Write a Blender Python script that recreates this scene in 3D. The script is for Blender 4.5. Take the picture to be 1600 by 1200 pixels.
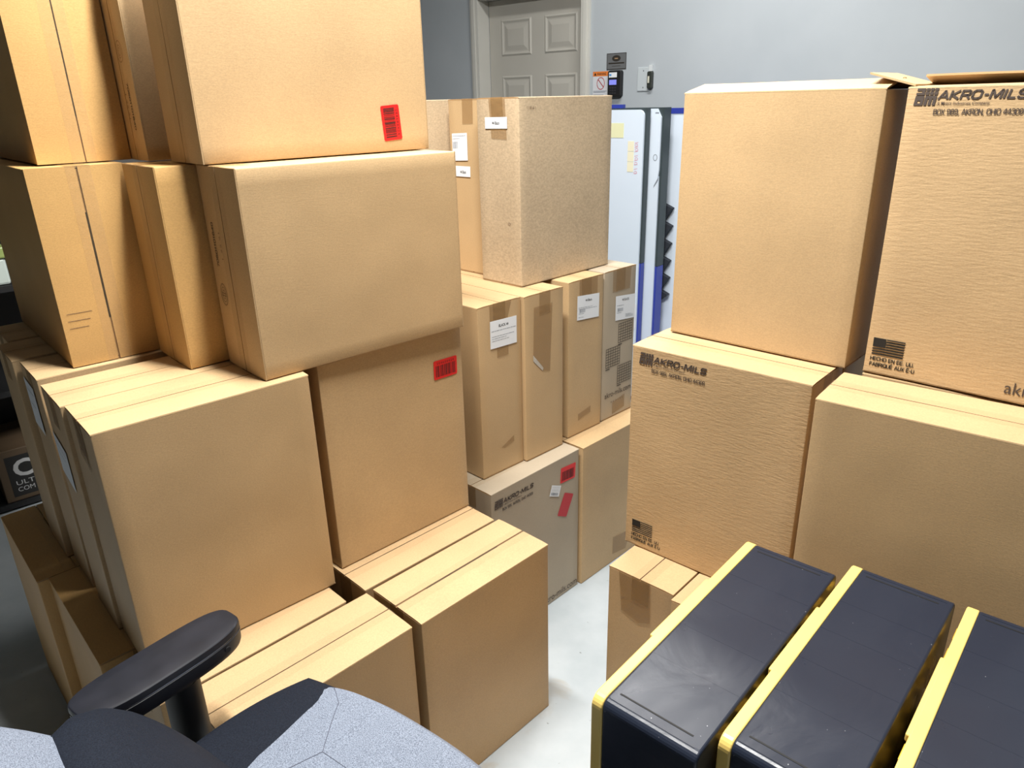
import bpy, bmesh, math, random
from mathutils import Vector, Matrix, noise
random.seed(4)
R = math.radians
scene = bpy.context.scene
COL = scene.collection
for o in list(bpy.data.objects): bpy.data.objects.remove(o)

# ---------------------------------------------------------------- camera
CAM_P, CAM_R, CAM_H, CAM_F = R(21.287), R(-1.368), 1.593, 1136.7
cd = bpy.data.cameras.new('camera'); cam = bpy.data.objects.new('camera', cd); COL.objects.link(cam)
cd.sensor_fit = 'HORIZONTAL'; cd.sensor_width = 36.0; cd.lens = 36.0 * CAM_F / 1600.0
cd.clip_start = 0.02
cam.matrix_world = Matrix.Translation((0, 0, CAM_H)) @ Matrix.Rotation(R(90) - CAM_P, 4, 'X') @ Matrix.Rotation(-CAM_R * -1, 4, 'Z')
scene.camera = cam
# ---------------------------------------------------------------- light and exposure
scene.view_settings.view_transform = 'Standard'
scene.view_settings.look = 'None'
scene.view_settings.gamma = 1.0
scene.view_settings.use_curve_mapping = False
scene.view_settings.exposure = -0.42
w = bpy.data.worlds.new('world'); scene.world = w; w.use_nodes = True
w.node_tree.nodes['Background'].inputs[0].default_value = (0.75, 0.85, 1, 1)
w.node_tree.nodes['Background'].inputs[1].default_value = 0.02
PHI = R(41)                                   # direction of the back wall
UD = Vector((math.cos(PHI), -math.sin(PHI), 0)); ND = Vector((math.sin(PHI), math.cos(PHI), 0))
def WP(u, d, z): return UD * u + ND * d + Vector((0, 0, z))    # wall frame to world
CEIL = 3.15
def area(loc, sx, sy, power, yaw, col=(1, 1, 1)):
    l = bpy.data.lights.new('ceiling_light_source', 'AREA'); l.shape = 'RECTANGLE'; l.size = sx; l.size_y = sy; l.energy = power; l.color = col
    o = bpy.data.objects.new('ceiling_light_source', l); COL.objects.link(o); o.location = loc; o.rotation_euler = (0, 0, yaw)
    return o
LAMPS = [((-0.12, 1.28, CEIL - 0.08), 195, R(-41)), ((0.60, 3.10, CEIL - 0.08), 52, R(-41)), ((2.5, 2.2, CEIL - 0.08), 4, R(49))]
for loc, pw, ya in LAMPS: area(loc, 1.15, 0.16, pw, ya, (1.0, 0.985, 0.95))

# ---------------------------------------------------------------- object helpers
def link(name, me, parent=None):
    o = bpy.data.objects.new(name, me); COL.objects.link(o)
    if parent is not None: o.parent = parent
    return o
def thing(name, label, cat, loc=(0, 0, 0), yaw=0, group=None):
    o = bpy.data.objects.new(name, None); COL.objects.link(o)
    o.empty_display_size = 0.05; o.location = loc; o.rotation_euler = (0, 0, yaw)
    o['label'] = label; o['category'] = cat
    if group: o['group'] = group
    return o
def mesh(name, bm, mats, parent=None, smooth=False, bevel=None, seg=2):
    me = bpy.data.meshes.new(name); bm.normal_update()
    for e in bm.edges:
        if len(e.link_faces) != 2 or e.calc_face_angle(0) > 0.5: e.smooth = False
    bm.to_mesh(me); bm.free()
    for m in (mats if isinstance(mats, (list, tuple)) else [mats]): me.materials.append(m)
    if smooth:
        for p in me.polygons: p.use_smooth = True
    o = link(name, me, parent)
    if bevel:
        b = o.modifiers.new('bevel', 'BEVEL'); b.width = bevel; b.segments = seg; b.limit_method = 'ANGLE'; b.angle_limit = R(40)
    return o
def box(bm, x0, y0, z0, x1, y1, z1, mi=0, M=None):
    P = [Vector(p) for p in ((x0, y0, z0), (x1, y0, z0), (x1, y1, z0), (x0, y1, z0), (x0, y0, z1), (x1, y0, z1), (x1, y1, z1), (x0, y1, z1))]
    if M: P = [M(p) for p in P]
    v = [bm.verts.new(p) for p in P]
    for f in ((0, 3, 2, 1), (4, 5, 6, 7), (0, 1, 5, 4), (1, 2, 6, 5), (2, 3, 7, 6), (3, 0, 4, 7)):
        q = bm.faces.new([v[i] for i in f]); q.material_index = mi
def fixn(bm): bmesh.ops.recalc_face_normals(bm, faces=bm.faces)
def extr(bm, pts, base, nrm, depth, mi=0):
    """pts: list of world Vectors (planar loop); extrude by nrm*depth"""
    a = [bm.verts.new(p) for p in pts]; b = [bm.verts.new(p + nrm * depth) for p in pts]
    n = len(pts)
    f = bm.faces.new(a); f.material_index = mi
    f = bm.faces.new(b[::-1]); f.material_index = mi
    for i in range(n):
        f = bm.faces.new((a[i], b[i], b[(i + 1) % n], a[(i + 1) % n])); f.material_index = mi
def cyl(bm, c0, c1, r0, r1, n=20, mi=0, cap=True):
    c0, c1 = Vector(c0), Vector(c1); d = (c1 - c0).normalized()
    a = d.orthogonal().normalized(); b = d.cross(a)
    r_0 = [bm.verts.new(c0 + (a * math.cos(2 * math.pi * i / n) + b * math.sin(2 * math.pi * i / n)) * r0) for i in range(n)]
    r_1 = [bm.verts.new(c1 + (a * math.cos(2 * math.pi * i / n) + b * math.sin(2 * math.pi * i / n)) * r1) for i in range(n)]
    for i in range(n):
        f = bm.faces.new((r_0[i], r_0[(i + 1) % n], r_1[(i + 1) % n], r_1[i])); f.material_index = mi; f.smooth = True
    if cap:
        f = bm.faces.new(r_0[::-1]); f.material_index = mi; f = bm.faces.new(r_1); f.material_index = mi
def rrect(x0, y0, x1, y1, r, n=5):
    out = []
    for cx, cy, a0 in ((x1 - r, y0 + r, -90), (x1 - r, y1 - r, 0), (x0 + r, y1 - r, 90), (x0 + r, y0 + r, 180)):
        for i in range(n + 1):
            a = R(a0 + 90 * i / n); out.append((cx + r * math.cos(a), cy + r * math.sin(a)))
    return out
_tc = {}
def text2d(s, bold=0.0):
    """text as flat outline: verts in 0..1 x 0..1 of its own box"""
    if (s, bold) in _tc: return _tc[(s, bold)]
    cu = bpy.data.curves.new('lettering', 'FONT'); cu.body = s; cu.size = 1; cu.offset = bold; cu.resolution_u = 3; cu.fill_mode = 'FRONT'
    ob = bpy.data.objects.new('lettering', cu); COL.objects.link(ob)
    dg = bpy.context.evaluated_depsgraph_get()
    me = ob.evaluated_get(dg).to_mesh()
    V = [v.co.copy() for v in me.vertices]; F = [list(p.vertices) for p in me.polygons]
    ob.evaluated_get(dg).to_mesh_clear()
    bpy.data.objects.remove(ob); bpy.data.curves.remove(cu)
    x0 = min(v.x for v in V); x1 = max(v.x for v in V); y0 = min(v.y for v in V); y1 = max(v.y for v in V)
    V = [((v.x - x0) / (x1 - x0), (v.y - y0) / (y1 - y0)) for v in V]
    _tc[(s, bold)] = (V, F, (x1 - x0) / (y1 - y0))
    return _tc[(s, bold)]
class Face:
    """a plane with u to the right, v up and n outwards, in the coordinates of the parent"""
    def __init__(s, o, u, v, n): s.o, s.u, s.v, s.n = Vector(o), Vector(u), Vector(v), Vector(n)
    def p(s, u, v, off=0.0): return s.o + s.u * u + s.v * v + s.n * off
    def text(s, bm, t, u, v, width, height, ang=0, bold=0.0, shear=0.0, off=0.0006, mi=0):
        V, F, _ = text2d(t, bold); c, sn = math.cos(R(ang)), math.sin(R(ang))
        vs = []
        for a, b in V:
            x, y = a * width + shear * b * height, b * height
            vs.append(bm.verts.new(s.p(u + c * x - sn * y, v + sn * x + c * y, off)))
        for f in F:
            try:
                q = bm.faces.new([vs[i] for i in f]); q.material_index = mi
            except ValueError: pass
    def poly(s, bm, pts, off=0.0006, mi=0, thick=0.0):
        P = [s.p(a, b, off) for a, b in pts]
        if thick: extr(bm, [s.p(a, b, off) for a, b in pts], None, s.n, thick, mi)
        else:
            q = bm.faces.new([bm.verts.new(p) for p in P]); q.material_index = mi
    def rect(s, bm, u0, v0, u1, v1, off=0.0006, mi=0, thick=0.0): s.poly(bm, [(u0, v0), (u1, v0), (u1, v1), (u0, v1)], off, mi, thick)
    def ring(s, bm, cu, cv, ru, rv, wd, off=0.0006, mi=0, n=28):
        o_ = [bm.verts.new(s.p(cu + ru * math.cos(2 * math.pi * i / n), cv + rv * math.sin(2 * math.pi * i / n), off)) for i in range(n)]
        i_ = [bm.verts.new(s.p(cu + (ru - wd) * math.cos(2 * math.pi * i / n), cv + (rv - wd) * math.sin(2 * math.pi * i / n), off)) for i in range(n)]
        for i in range(n):
            q = bm.faces.new((o_[i], o_[(i + 1) % n], i_[(i + 1) % n], i_[i])); q.material_index = mi

# heavy sans capitals drawn as strokes, each glyph (advance, [polylines]) in a box 1 high
_o = [(.18, 0), (0, .18), (0, .82), (.18, 1), (.62, 1), (.80, .82), (.80, .18), (.62, 0), (.18, 0)]
GL = {'A': (.92, [[(0, 0), (.40, 1), (.46, 1), (.86, 0)], [(.17, .30), (.69, .30)]]), 'K': (.84, [[(0, 0), (0, 1)], [(.74, 1), (.10, .48), (.78, 0)]]),
 'R': (.86, [[(0, 0), (0, 1), (.62, 1), (.76, .86), (.76, .60), (.62, .46), (0, .46)], [(.46, .46), (.80, 0)]]), 'O': (.90, [_o]), '-': (.42, [[(.05, .46), (.33, .46)]]),
 'M': (1.06, [[(0, 0), (0, 1), (.08, 1), (.48, .12), (.88, 1), (.96, 1), (.96, 0)]]), 'I': (.20, [[(.02, 0), (.02, 1)]]), 'L': (.66, [[(0, 1), (0, 0), (.60, 0)]]),
 'S': (.84, [[(.76, .84), (.62, 1), (.15, 1), (0, .86), (0, .66), (.14, .52), (.62, .48), (.76, .34), (.76, .14), (.62, 0), (.14, 0), (0, .16)]]),
 'B': (.82, [[(0, 0), (0, 1), (.56, 1), (.68, .88), (.68, .64), (.56, .53), (0, .53)], [(.56, .53), (.72, .40), (.72, .12), (.58, 0), (0, 0)]]), 'X': (.80, [[(0, 0), (.70, 1)], [(0, 1), (.70, 0)]]),
 'N': (.86, [[(0, 0), (0, 1), (.06, 1), (.70, 0), (.76, 0), (.76, 1)]]), 'H': (.84, [[(0, 0), (0, 1)], [(.74, 0), (.74, 1)], [(0, .50), (.74, .50)]]),
 'C': (.86, [[(.78, .80), (.62, 1), (.18, 1), (0, .82), (0, .18), (.18, 0), (.62, 0), (.78, .20)]]), 'E': (.76, [[(.66, 1), (0, 1), (0, 0), (.66, 0)], [(0, .52), (.60, .52)]]),
 'U': (.84, [[(0, 1), (0, .18), (.18, 0), (.56, 0), (.74, .18), (.74, 1)]]), 'F': (.72, [[(.64, 1), (0, 1), (0, 0)], [(0, .50), (.58, .50)]]), 'Q': (.90, [_o, [(.48, .26), (.84, -.06)]]),
 'T': (.78, [[(0, 1), (.70, 1)], [(.35, 1), (.35, 0)]]), '.': (.26, [[(.06, .02), (.07, .10)]]), ',': (.28, [[(.12, .08), (.06, -.16)]]), ' ': (.40, []),
 '4': (.80, [[(.54, 0), (.54, 1), (.48, 1), (0, .34), (0, .28), (.70, .28)]]), '3': (.76, [[(0, .84), (.14, 1), (.54, 1), (.66, .88), (.66, .64), (.52, .52), (.26, .52)], [(.52, .52), (.68, .38), (.68, .14), (.54, 0), (.14, 0), (0, .16)]]),
 '0': (.78, [[(.16, 0), (0, .18), (0, .82), (.16, 1), (.52, 1), (.68, .82), (.68, .18), (.52, 0), (.16, 0)]]),
 '9': (.78, [[(.04, .10), (.18, 0), (.50, 0), (.68, .22), (.68, .84), (.52, 1), (.16, 1), (0, .84), (0, .56), (.16, .42), (.66, .46)]]),
 '8': (.78, [[(.16, .52), (.04, .66), (.04, .86), (.18, 1), (.50, 1), (.64, .86), (.64, .66), (.52, .52), (.16, .52), (0, .38), (0, .14), (.16, 0), (.52, 0), (.68, .14), (.68, .38), (.52, .52)]]),
 '7': (.74, [[(0, 1), (.66, 1), (.22, 0)]]), '5': (.76, [[(.62, 1), (.06, 1), (.02, .50), (.50, .58), (.66, .42), (.66, .16), (.50, 0), (.14, 0), (0, .14)]]),
 '1': (.50, [[(.02, .74), (.24, 1), (.24, 0)]]), '6': (.78, [[(.62, .90), (.50, 1), (.18, 1), (0, .78), (0, .16), (.16, 0), (.52, 0), (.68, .16), (.68, .44), (.52, .58), (.02, .52)]])}
GL['\u00c9'] = (GL['E'][0], GL['E'][1] + [[(.22, 1.22), (.44, 1.36)]])
def caps(F, bm, t, u, v, width, height, wt=.2, shear=0, ang=0, off=.0006):
    """lay a line of stroke capitals from (u,v), scaled to the given width and height"""
    adv = sum(GL[c][0] + wt * .75 for c in t); kx = width / adv; ky = height / (1 + wt); ca, sa = math.cos(R(ang)), math.sin(R(ang)); x = 0
    def P(a, b):
        a, b = a * kx + shear * b * ky, b * ky; return F.p(u + ca * a - sa * b, v + sa * a + ca * b, off)
    for c in t:
        for pl in GL[c][1]:
            for k in range(len(pl) - 1):
                (x0, y0), (x1, y1) = pl[k], pl[k + 1]; dx, dy = (x1 - x0) * kx, (y1 - y0) * ky; l = math.hypot(dx, dy) or 1; h = wt / 2
                ex, ey = dx / l * h * .55, dy / l * h * .55; nx, ny = -dy / l * h, dx / l * h
                asp = ky / kx
                q = [(x0 - ex * asp + nx * asp, y0 - ey + ny), (x0 - ex * asp - nx * asp, y0 - ey - ny), (x1 + ex * asp - nx * asp, y1 + ey - ny), (x1 + ex * asp + nx * asp, y1 + ey + ny)]
                bm.faces.new([bm.verts.new(P(x + a + h, b + h)) for a, b in q])
        x += GL[c][0] + wt * .75
# ---------------------------------------------------------------- materials
def mat(name):
    m = bpy.data.materials.new(name); m.use_nodes = True
    nt = m.node_tree; return m, nt, nt.nodes['Principled BSDF']
def nn(nt, t, **kw):
    n = nt.nodes.new(t)
    for k, v in kw.items():
        if k in n.inputs: n.inputs[k].default_value = v
        else: setattr(n, k, v)
    return n
def plain(name, col, rough=0.5, metal=0.0, spec=0.5, emit=None, es=0):
    m, nt, b = mat(name)
    b.inputs['Base Color'].default_value = (*col, 1); b.inputs['Roughness'].default_value = rough
    b.inputs['Metallic'].default_value = metal; b.inputs['Specular IOR Level'].default_value = spec
    if emit: b.inputs['Emission Color'].default_value = (*emit, 1); b.inputs['Emission Strength'].default_value = es
    return m
def noisy(name, c0, c1, scale, rough=0.6, bump=0.0, bscale=None, stretch=(1, 1, 1), detail=6, spec=0.4, lo=0.35, hi=0.65, bdist=0.001):
    m, nt, b = mat(name); L = nt.links
    tc = nn(nt, 'ShaderNodeTexCoord'); mp = nn(nt, 'ShaderNodeMapping'); mp.inputs['Scale'].default_value = stretch
    L.new(tc.outputs['Object'], mp.inputs['Vector'])
    n1 = nn(nt, 'ShaderNodeTexNoise', Scale=scale, Detail=detail); L.new(mp.outputs[0], n1.inputs['Vector'])
    rp = nn(nt, 'ShaderNodeValToRGB'); rp.color_ramp.elements[0].position = lo; rp.color_ramp.elements[1].position = hi
    rp.color_ramp.elements[0].color = (*c0, 1); rp.color_ramp.elements[1].color = (*c1, 1)
    L.new(n1.outputs['Fac'], rp.inputs[0]); L.new(rp.outputs[0], b.inputs['Base Color'])
    b.inputs['Roughness'].default_value = rough; b.inputs['Specular IOR Level'].default_value = spec
    if bump:
        n2 = nn(nt, 'ShaderNodeTexNoise', Scale=bscale or scale, Detail=4); L.new(mp.outputs[0], n2.inputs['Vector'])
        bp = nn(nt, 'ShaderNodeBump', Strength=bump, Distance=bdist); L.new(n2.outputs['Fac'], bp.inputs['Height']); L.new(bp.outputs[0], b.inputs['Normal'])
    return m
def card(name, base, speck=0.10, ripple=0.0, mott=300, rough=0.55):
    """corrugated kraft board: fibre speckle, soft tone drift, faint flutes and optional washboard wrinkles"""
    m, nt, b = mat(name); L = nt.links
    tc = nn(nt, 'ShaderNodeTexCoord'); oi = nn(nt, 'ShaderNodeObjectInfo')
    add = nn(nt, 'ShaderNodeVectorMath', operation='ADD'); sc = nn(nt, 'ShaderNodeVectorMath', operation='SCALE'); sc.inputs['Scale'].default_value = 9.0
    cmb = nn(nt, 'ShaderNodeCombineXYZ'); 
    for i in range(3): L.new(oi.outputs['Random'], cmb.inputs[i])
    L.new(cmb.outputs[0], sc.inputs[0]); L.new(tc.outputs['Object'], add.inputs[0]); L.new(sc.outputs[0], add.inputs[1])
    mp = nn(nt, 'ShaderNodeMapping'); mp.inputs['Scale'].default_value = (1, 1, 1.7); L.new(add.outputs[0], mp.inputs['Vector'])
    n1 = nn(nt, 'ShaderNodeTexNoise', Scale=mott, Detail=3, Roughness=0.65); L.new(mp.outputs[0], n1.inputs['Vector'])
    n2 = nn(nt, 'ShaderNodeTexNoise', Scale=5.0, Detail=3); L.new(add.outputs[0], n2.inputs['Vector'])
    m1 = nn(nt, 'ShaderNodeMapRange'); m1.inputs['From Min'].default_value = 0.3; m1.inputs['From Max'].default_value = 0.7
    m1.inputs['To Min'].default_value = 1 - speck; m1.inputs['To Max'].default_value = 1 + speck; L.new(n1.outputs['Fac'], m1.inputs['Value'])
    m2 = nn(nt, 'ShaderNodeMapRange'); m2.inputs['From Min'].default_value = 0.3; m2.inputs['From Max'].default_value = 0.7
    m2.inputs['To Min'].default_value = 0.94; m2.inputs['To Max'].default_value = 1.06; L.new(n2.outputs['Fac'], m2.inputs['Value'])
    mm = nn(nt, 'ShaderNodeMath', operation='MULTIPLY'); L.new(m1.outputs[0], mm.inputs[0]); L.new(m2.outputs[0], mm.inputs[1])
    cs = nn(nt, 'ShaderNodeVectorMath', operation='SCALE'); cs.inputs[0].default_value = base; L.new(mm.outputs[0], cs.inputs['Scale'])
    L.new(cs.outputs[0], b.inputs['Base Color'])
    b.inputs['Roughness'].default_value = 0.5; b.inputs['Specular IOR Level'].default_value = 0.38
    mp2 = nn(nt, 'ShaderNodeMapping'); mp2.inputs['Scale'].default_value = (1, 1, 4.5); L.new(add.outputs[0], mp2.inputs['Vector'])
    n3 = nn(nt, 'ShaderNodeTexNoise', Scale=55.0 if ripple else 90.0, Detail=3); L.new(mp2.outputs[0], n3.inputs['Vector'])
    bp = nn(nt, 'ShaderNodeBump', Strength=0.4 if ripple else 0.15, Distance=0.0016 * ripple if ripple else 0.001)
    L.new(n3.outputs['Fac'], bp.inputs['Height'])
    n4 = nn(nt, 'ShaderNodeTexNoise', Scale=3.2, Detail=2); L.new(add.outputs[0], n4.inputs['Vector'])
    bp2 = nn(nt, 'ShaderNodeBump', Strength=0.35, Distance=0.012); L.new(n4.outputs['Fac'], bp2.inputs['Height'])
    L.new(bp.outputs[0], bp2.inputs['Normal']); L.new(bp2.outputs[0], b.inputs['Normal'])
    return m
KRAFT = {
    'tan': card('kraft_board_tan', (0.51, 0.352, 0.188)),
    'orange': card('kraft_board_warm', (0.53, 0.32, 0.12)),
    'pale': card('kraft_board_pale', (0.47, 0.36, 0.235), speck=0.16, mott=130),
    'grey': card('kraft_board_grey', (0.41, 0.34, 0.25), speck=0.04),
    'ripple': card('kraft_board_wrinkled', (0.51, 0.350, 0.188), ripple=1.0),
    'dark': card('kraft_board_shaded', (0.09, 0.06, 0.035)),  # shade of the left corner put into the board colour
}
EDGE = plain('board_edge', (0.36, 0.22, 0.10), 0.8)
INK = plain('black_ink', (0.012, 0.011, 0.010), 0.6)
INKF = plain('faded_ink', (0.16, 0.10, 0.06), 0.7)
INKG = plain('grid_ink', (0.10, 0.08, 0.06), 0.7)
INKB = plain('brown_black_ink', (0.07, 0.05, 0.04), 0.7)
PAPER = plain('label_paper', (0.76, 0.79, 0.83), 0.55)
REDL = plain('red_label', (0.72, 0.015, 0.015), 0.4)
REDD = plain('dull_red_label', (0.50, 0.02, 0.03), 0.5)
def tape_mat(name, col, fac, rough=0.16):
    m, nt, b = mat(name); L = nt.links
    b.inputs['Base Color'].default_value = (*col, 1); b.inputs['Roughness'].default_value = rough; b.inputs['Specular IOR Level'].default_value = 0.6
    tr = nn(nt, 'ShaderNodeBsdfTransparent'); tr.inputs[0].default_value = (0.985, 0.975, 0.955, 1)
    mx = nn(nt, 'ShaderNodeMixShader'); mx.inputs[0].default_value = fac
    L.new(tr.outputs[0], mx.inputs[1]); L.new(b.outputs[0], mx.inputs[2]); L.new(mx.outputs[0], nt.nodes['Material Output'].inputs[0])
    tc = nn(nt, 'ShaderNodeTexCoord'); mp = nn(nt, 'ShaderNodeMapping'); mp.inputs['Scale'].default_value = (1, 1, 1); L.new(tc.outputs['Object'], mp.inputs[0])
    n = nn(nt, 'ShaderNodeTexNoise', Scale=28.0, Detail=5, Distortion=1.5); L.new(mp.outputs[0], n.inputs['Vector'])
    bp = nn(nt, 'ShaderNodeBump', Strength=0.6, Distance=0.004); L.new(n.outputs['Fac'], bp.inputs['Height']); L.new(bp.outputs[0], b.inputs['Normal'])
    return m
TAPE = tape_mat('clear_packing_tape', (0.66, 0.52, 0.36), 0.10)
TAPEB = tape_mat('brown_packing_tape', (0.34, 0.20, 0.08), 0.42, 0.3)
FLOOR = None
def floor_mat():
    m, nt, b = mat('concrete_floor'); L = nt.links
    tc = nn(nt, 'ShaderNodeTexCoord')
    n1 = nn(nt, 'ShaderNodeTexNoise', Scale=2.2, Detail=8, Roughness=0.6); L.new(tc.outputs['Object'], n1.inputs['Vector'])
    r1 = nn(nt, 'ShaderNodeValToRGB'); e = r1.color_ramp.elements; e[0].position = 0.3; e[0].color = (0.34, 0.385, 0.41, 1); e[1].position = 0.65; e[1].color = (0.50, 0.54, 0.565, 1)
    L.new(n1.outputs['Fac'], r1.inputs[0])
    n2 = nn(nt, 'ShaderNodeTexNoise', Scale=5.0, Detail=7, Distortion=0.6); L.new(tc.outputs['Object'], n2.inputs['Vector'])
    r2 = nn(nt, 'ShaderNodeValToRGB'); e = r2.color_ramp.elements; e[0].position = 0.62; e[0].color = (0, 0, 0, 1); e[1].position = 0.74; e[1].color = (1, 1, 1, 1); L.new(n2.outputs['Fac'], r2.inputs[0])
    mx = nn(nt, 'ShaderNodeMix', data_type='RGBA'); L.new(r2.outputs[0], mx.inputs['Factor']); L.new(r1.outputs[0], mx.inputs['A']); mx.inputs['B'].default_value = (0.36, 0.31, 0.24, 1)
    n3 = nn(nt, 'ShaderNodeTexNoise', Scale=45.0, Detail=2); L.new(tc.outputs['Object'], n3.inputs['Vector'])
    r3 = nn(nt, 'ShaderNodeValToRGB'); e = r3.color_ramp.elements; e[0].position = 0.20; e[0].color = (0.3, 0.28, 0.25, 1); e[1].position = 0.26; e[1].color = (1, 1, 1, 1); L.new(n3.outputs['Fac'], r3.inputs[0])
    m2 = nn(nt, 'ShaderNodeMix', data_type='RGBA', blend_type='MULTIPLY'); m2.inputs['Factor'].default_value = 1; L.new(mx.outputs['Result'], m2.inputs['A']); L.new(r3.outputs[0], m2.inputs['B'])
    L.new(m2.outputs['Result'], b.inputs['Base Color']); b.inputs['Roughness'].default_value = 0.45
    bp = nn(nt, 'ShaderNodeBump', Strength=0.2, Distance=0.003); L.new(n1.outputs['Fac'], bp.inputs['Height']); L.new(bp.outputs[0], b.inputs['Normal'])
    return m
FLOOR = floor_mat()
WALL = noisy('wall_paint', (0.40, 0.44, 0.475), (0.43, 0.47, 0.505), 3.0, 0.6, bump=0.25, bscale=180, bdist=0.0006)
WALLD = noisy('unseen_wall_low_bounce', (0.16, 0.15, 0.14), (0.18, 0.17, 0.16), 3.0, 0.7)  # dark tone given to the unseen walls to cut bounce light
CEILM = noisy('ceiling_paint', (0.42, 0.42, 0.41), (0.45, 0.45, 0.44), 3.0, 0.8, bump=0.2, bscale=120)
DOORM = noisy('door_paint', (0.47, 0.455, 0.41), (0.49, 0.475, 0.43), 4.0, 0.45, spec=0.4)
TRIMM = noisy('trim_paint', (0.56, 0.555, 0.515), (0.59, 0.585, 0.545), 4.0, 0.4)

# ---------------------------------------------------------------- the room
U0, U1, D0, D1 = -4.75, 5.5, -5.5, 3.74
def struct(name, bm, m, parent=None, **k):
    o = mesh(name, bm, m, parent, **k)
    if parent is None: o['kind'] = 'structure'
    return o
def wbox(bm, u0, d0, z0, u1, d1, z1, mi=0): box(bm, u0, d0, z0, u1, d1, z1, mi, lambda p: WP(p.x, p.y, p.z))
bm = bmesh.new(); wbox(bm, U0, D0, -0.1, U1, D1 + .25, 0); fixn(bm); struct('floor', bm, FLOOR)
bm = bmesh.new(); wbox(bm, U0, D0, CEIL, U1, D1 + .25, CEIL + 0.1); fixn(bm); struct('ceiling', bm, CEILM)
DU0, DU1, DZ0, DZ1 = -3.452, -2.655, 0.14, 2.18
bm = bmesh.new()
wbox(bm, U0, D1, 0, DU0, D1 + .12, CEIL); wbox(bm, DU1, D1, 0, U1, D1 + .12, CEIL); wbox(bm, DU0, D1, DZ1, DU1, D1 + .12, CEIL); wbox(bm, DU0, D1, 0, DU1, D1 + .12, DZ0)
fixn(bm); struct('wall_back', bm, WALL)
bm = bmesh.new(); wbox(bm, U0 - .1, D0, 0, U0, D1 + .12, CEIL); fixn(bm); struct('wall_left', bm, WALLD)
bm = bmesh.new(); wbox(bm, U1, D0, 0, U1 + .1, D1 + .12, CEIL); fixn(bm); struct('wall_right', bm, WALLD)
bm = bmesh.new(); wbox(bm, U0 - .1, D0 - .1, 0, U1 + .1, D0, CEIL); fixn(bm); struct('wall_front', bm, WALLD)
# six panel door, set back in its frame
door = bpy.data.objects.new('door_1', None); COL.objects.link(door); door['kind'] = 'structure'; door['label'] = 'off-white six panel door in the back wall'
door.location = WP(DU0, D1 + .09, DZ0); door.rotation_euler = (0, 0, -PHI)
DW, DH = DU1 - DU0, DZ1 - DZ0
bm = bmesh.new(); box(bm, 0.004, 0, 0.006, DW - 0.004, 0.028, DH - .004)
panels = []
for z0, z1 in ((DH - .325, DH - .115), (DH - 1.02, DH - .44), (.24, .86)):
    for x0 in (.105, .452): panels.append((x0, z0, x0 + .245, z1))
for x0, z0, x1, z1 in panels:     # raised bead, sunk field, raised centre
    def fr(a, b, y0, y1):
        P = [(x0 + a, z0 + a), (x1 - a, z0 + a), (x1 - a, z1 - a), (x0 + a, z1 - a)]; Q = [(x0 + b, z0 + b), (x1 - b, z0 + b), (x1 - b, z1 - b), (x0 + b, z1 - b)]
        p = [bm.verts.new((x, y0, z)) for x, z in P]; q = [bm.verts.new((x, y1, z)) for x, z in Q]
        for i in range(4): bm.faces.new((p[i], p[(i + 1) % 4], q[(i + 1) % 4], q[i]))
        return q
    fr(0, .010, 0, -.007); fr(.010, .022, -.007, -.001); fr(.022, .030, -.001, -.001); fr(.030, .058, -.001, -.008)
    q = fr(.058, .060, -.008, -.008); bm.faces.new(q)
fixn(bm); mesh('door_leaf', bm, DOORM, door)
bm = bmesh.new(); cyl(bm, (DW - .07, 0, .92), (DW - .07, -.05, .92), .012, .012); cyl(bm, (DW - .07, -.04, .92), (DW - .07, -.075, .92), .026, .022)
mesh('door_knob', bm, plain('satin_brass', (.5, .42, .3), .3, 1), door)
bm = bmesh.new()
wbox(bm, DU0 - .062, D1 - .018, 0, DU0 + .003, D1, DZ1 + .062); wbox(bm, DU0 - .045, D1 - .026, 0, DU0 - .02, D1 - .018, DZ1 + .045)
wbox(bm, DU1 - .003, D1 - .018, 0, DU1 + .055, D1, DZ1 + .062); wbox(bm, DU1 + .015, D1 - .026, 0, DU1 + .04, D1 - .018, DZ1 + .045)
wbox(bm, DU0 - .062, D1 - .018, DZ1, DU1 + .055, D1, DZ1 + .062); wbox(bm, DU0 - .045, D1 - .026, DZ1 + .02, DU1 + .04, D1 - .018, DZ1 + .045)
wbox(bm, DU0, D1, DZ0, DU0 + .002, D1 + .089, DZ1); wbox(bm, DU1 - .002, D1, DZ0, DU1, D1 + .089, DZ1); wbox(bm, DU0, D1, DZ1 - .002, DU1, D1 + .089, DZ1)
fixn(bm); struct('trim_1', bm, TRIMM, bevel=.003)
bm = bmesh.new(); wbox(bm, DU1 + .06, D1 - .012, 0, U1, D1, .1); fixn(bm); struct('baseboard_back', bm, TRIMM)
bm = bmesh.new(); wbox(bm, DU0 - .15, D1 - .42, 0, DU1 + .15, D1 - .014, DZ0 - .002); fixn(bm); struct('trim_2', bm, FLOOR)
# ceiling lights
LGT = plain('lamp_diffuser', (.9, .9, .9), .4, emit=(1, .98, .94), es=3)
LWH = plain('lamp_housing', (.8, .8, .8), .4)
for i, (loc, pw, ya) in enumerate(LAMPS):
    t = thing('ceiling_light', ['long white ceiling strip light above the black drawer cabinets', 'long white ceiling strip light near the back wall', 'long white ceiling strip light over the right-hand boxes'][i], 'ceiling light', (loc[0], loc[1], CEIL), ya, 'ceiling strip lights')
    bm = bmesh.new(); box(bm, -.62, -.1, -.05, .62, .1, -0.0005); mesh('housing', bm, LWH, t, bevel=.006)
    bm = bmesh.new(); box(bm, -.6, -.085, -.062, .6, .085, -.051); mesh('diffuser', bm, LGT, t, bevel=.004)

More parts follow.
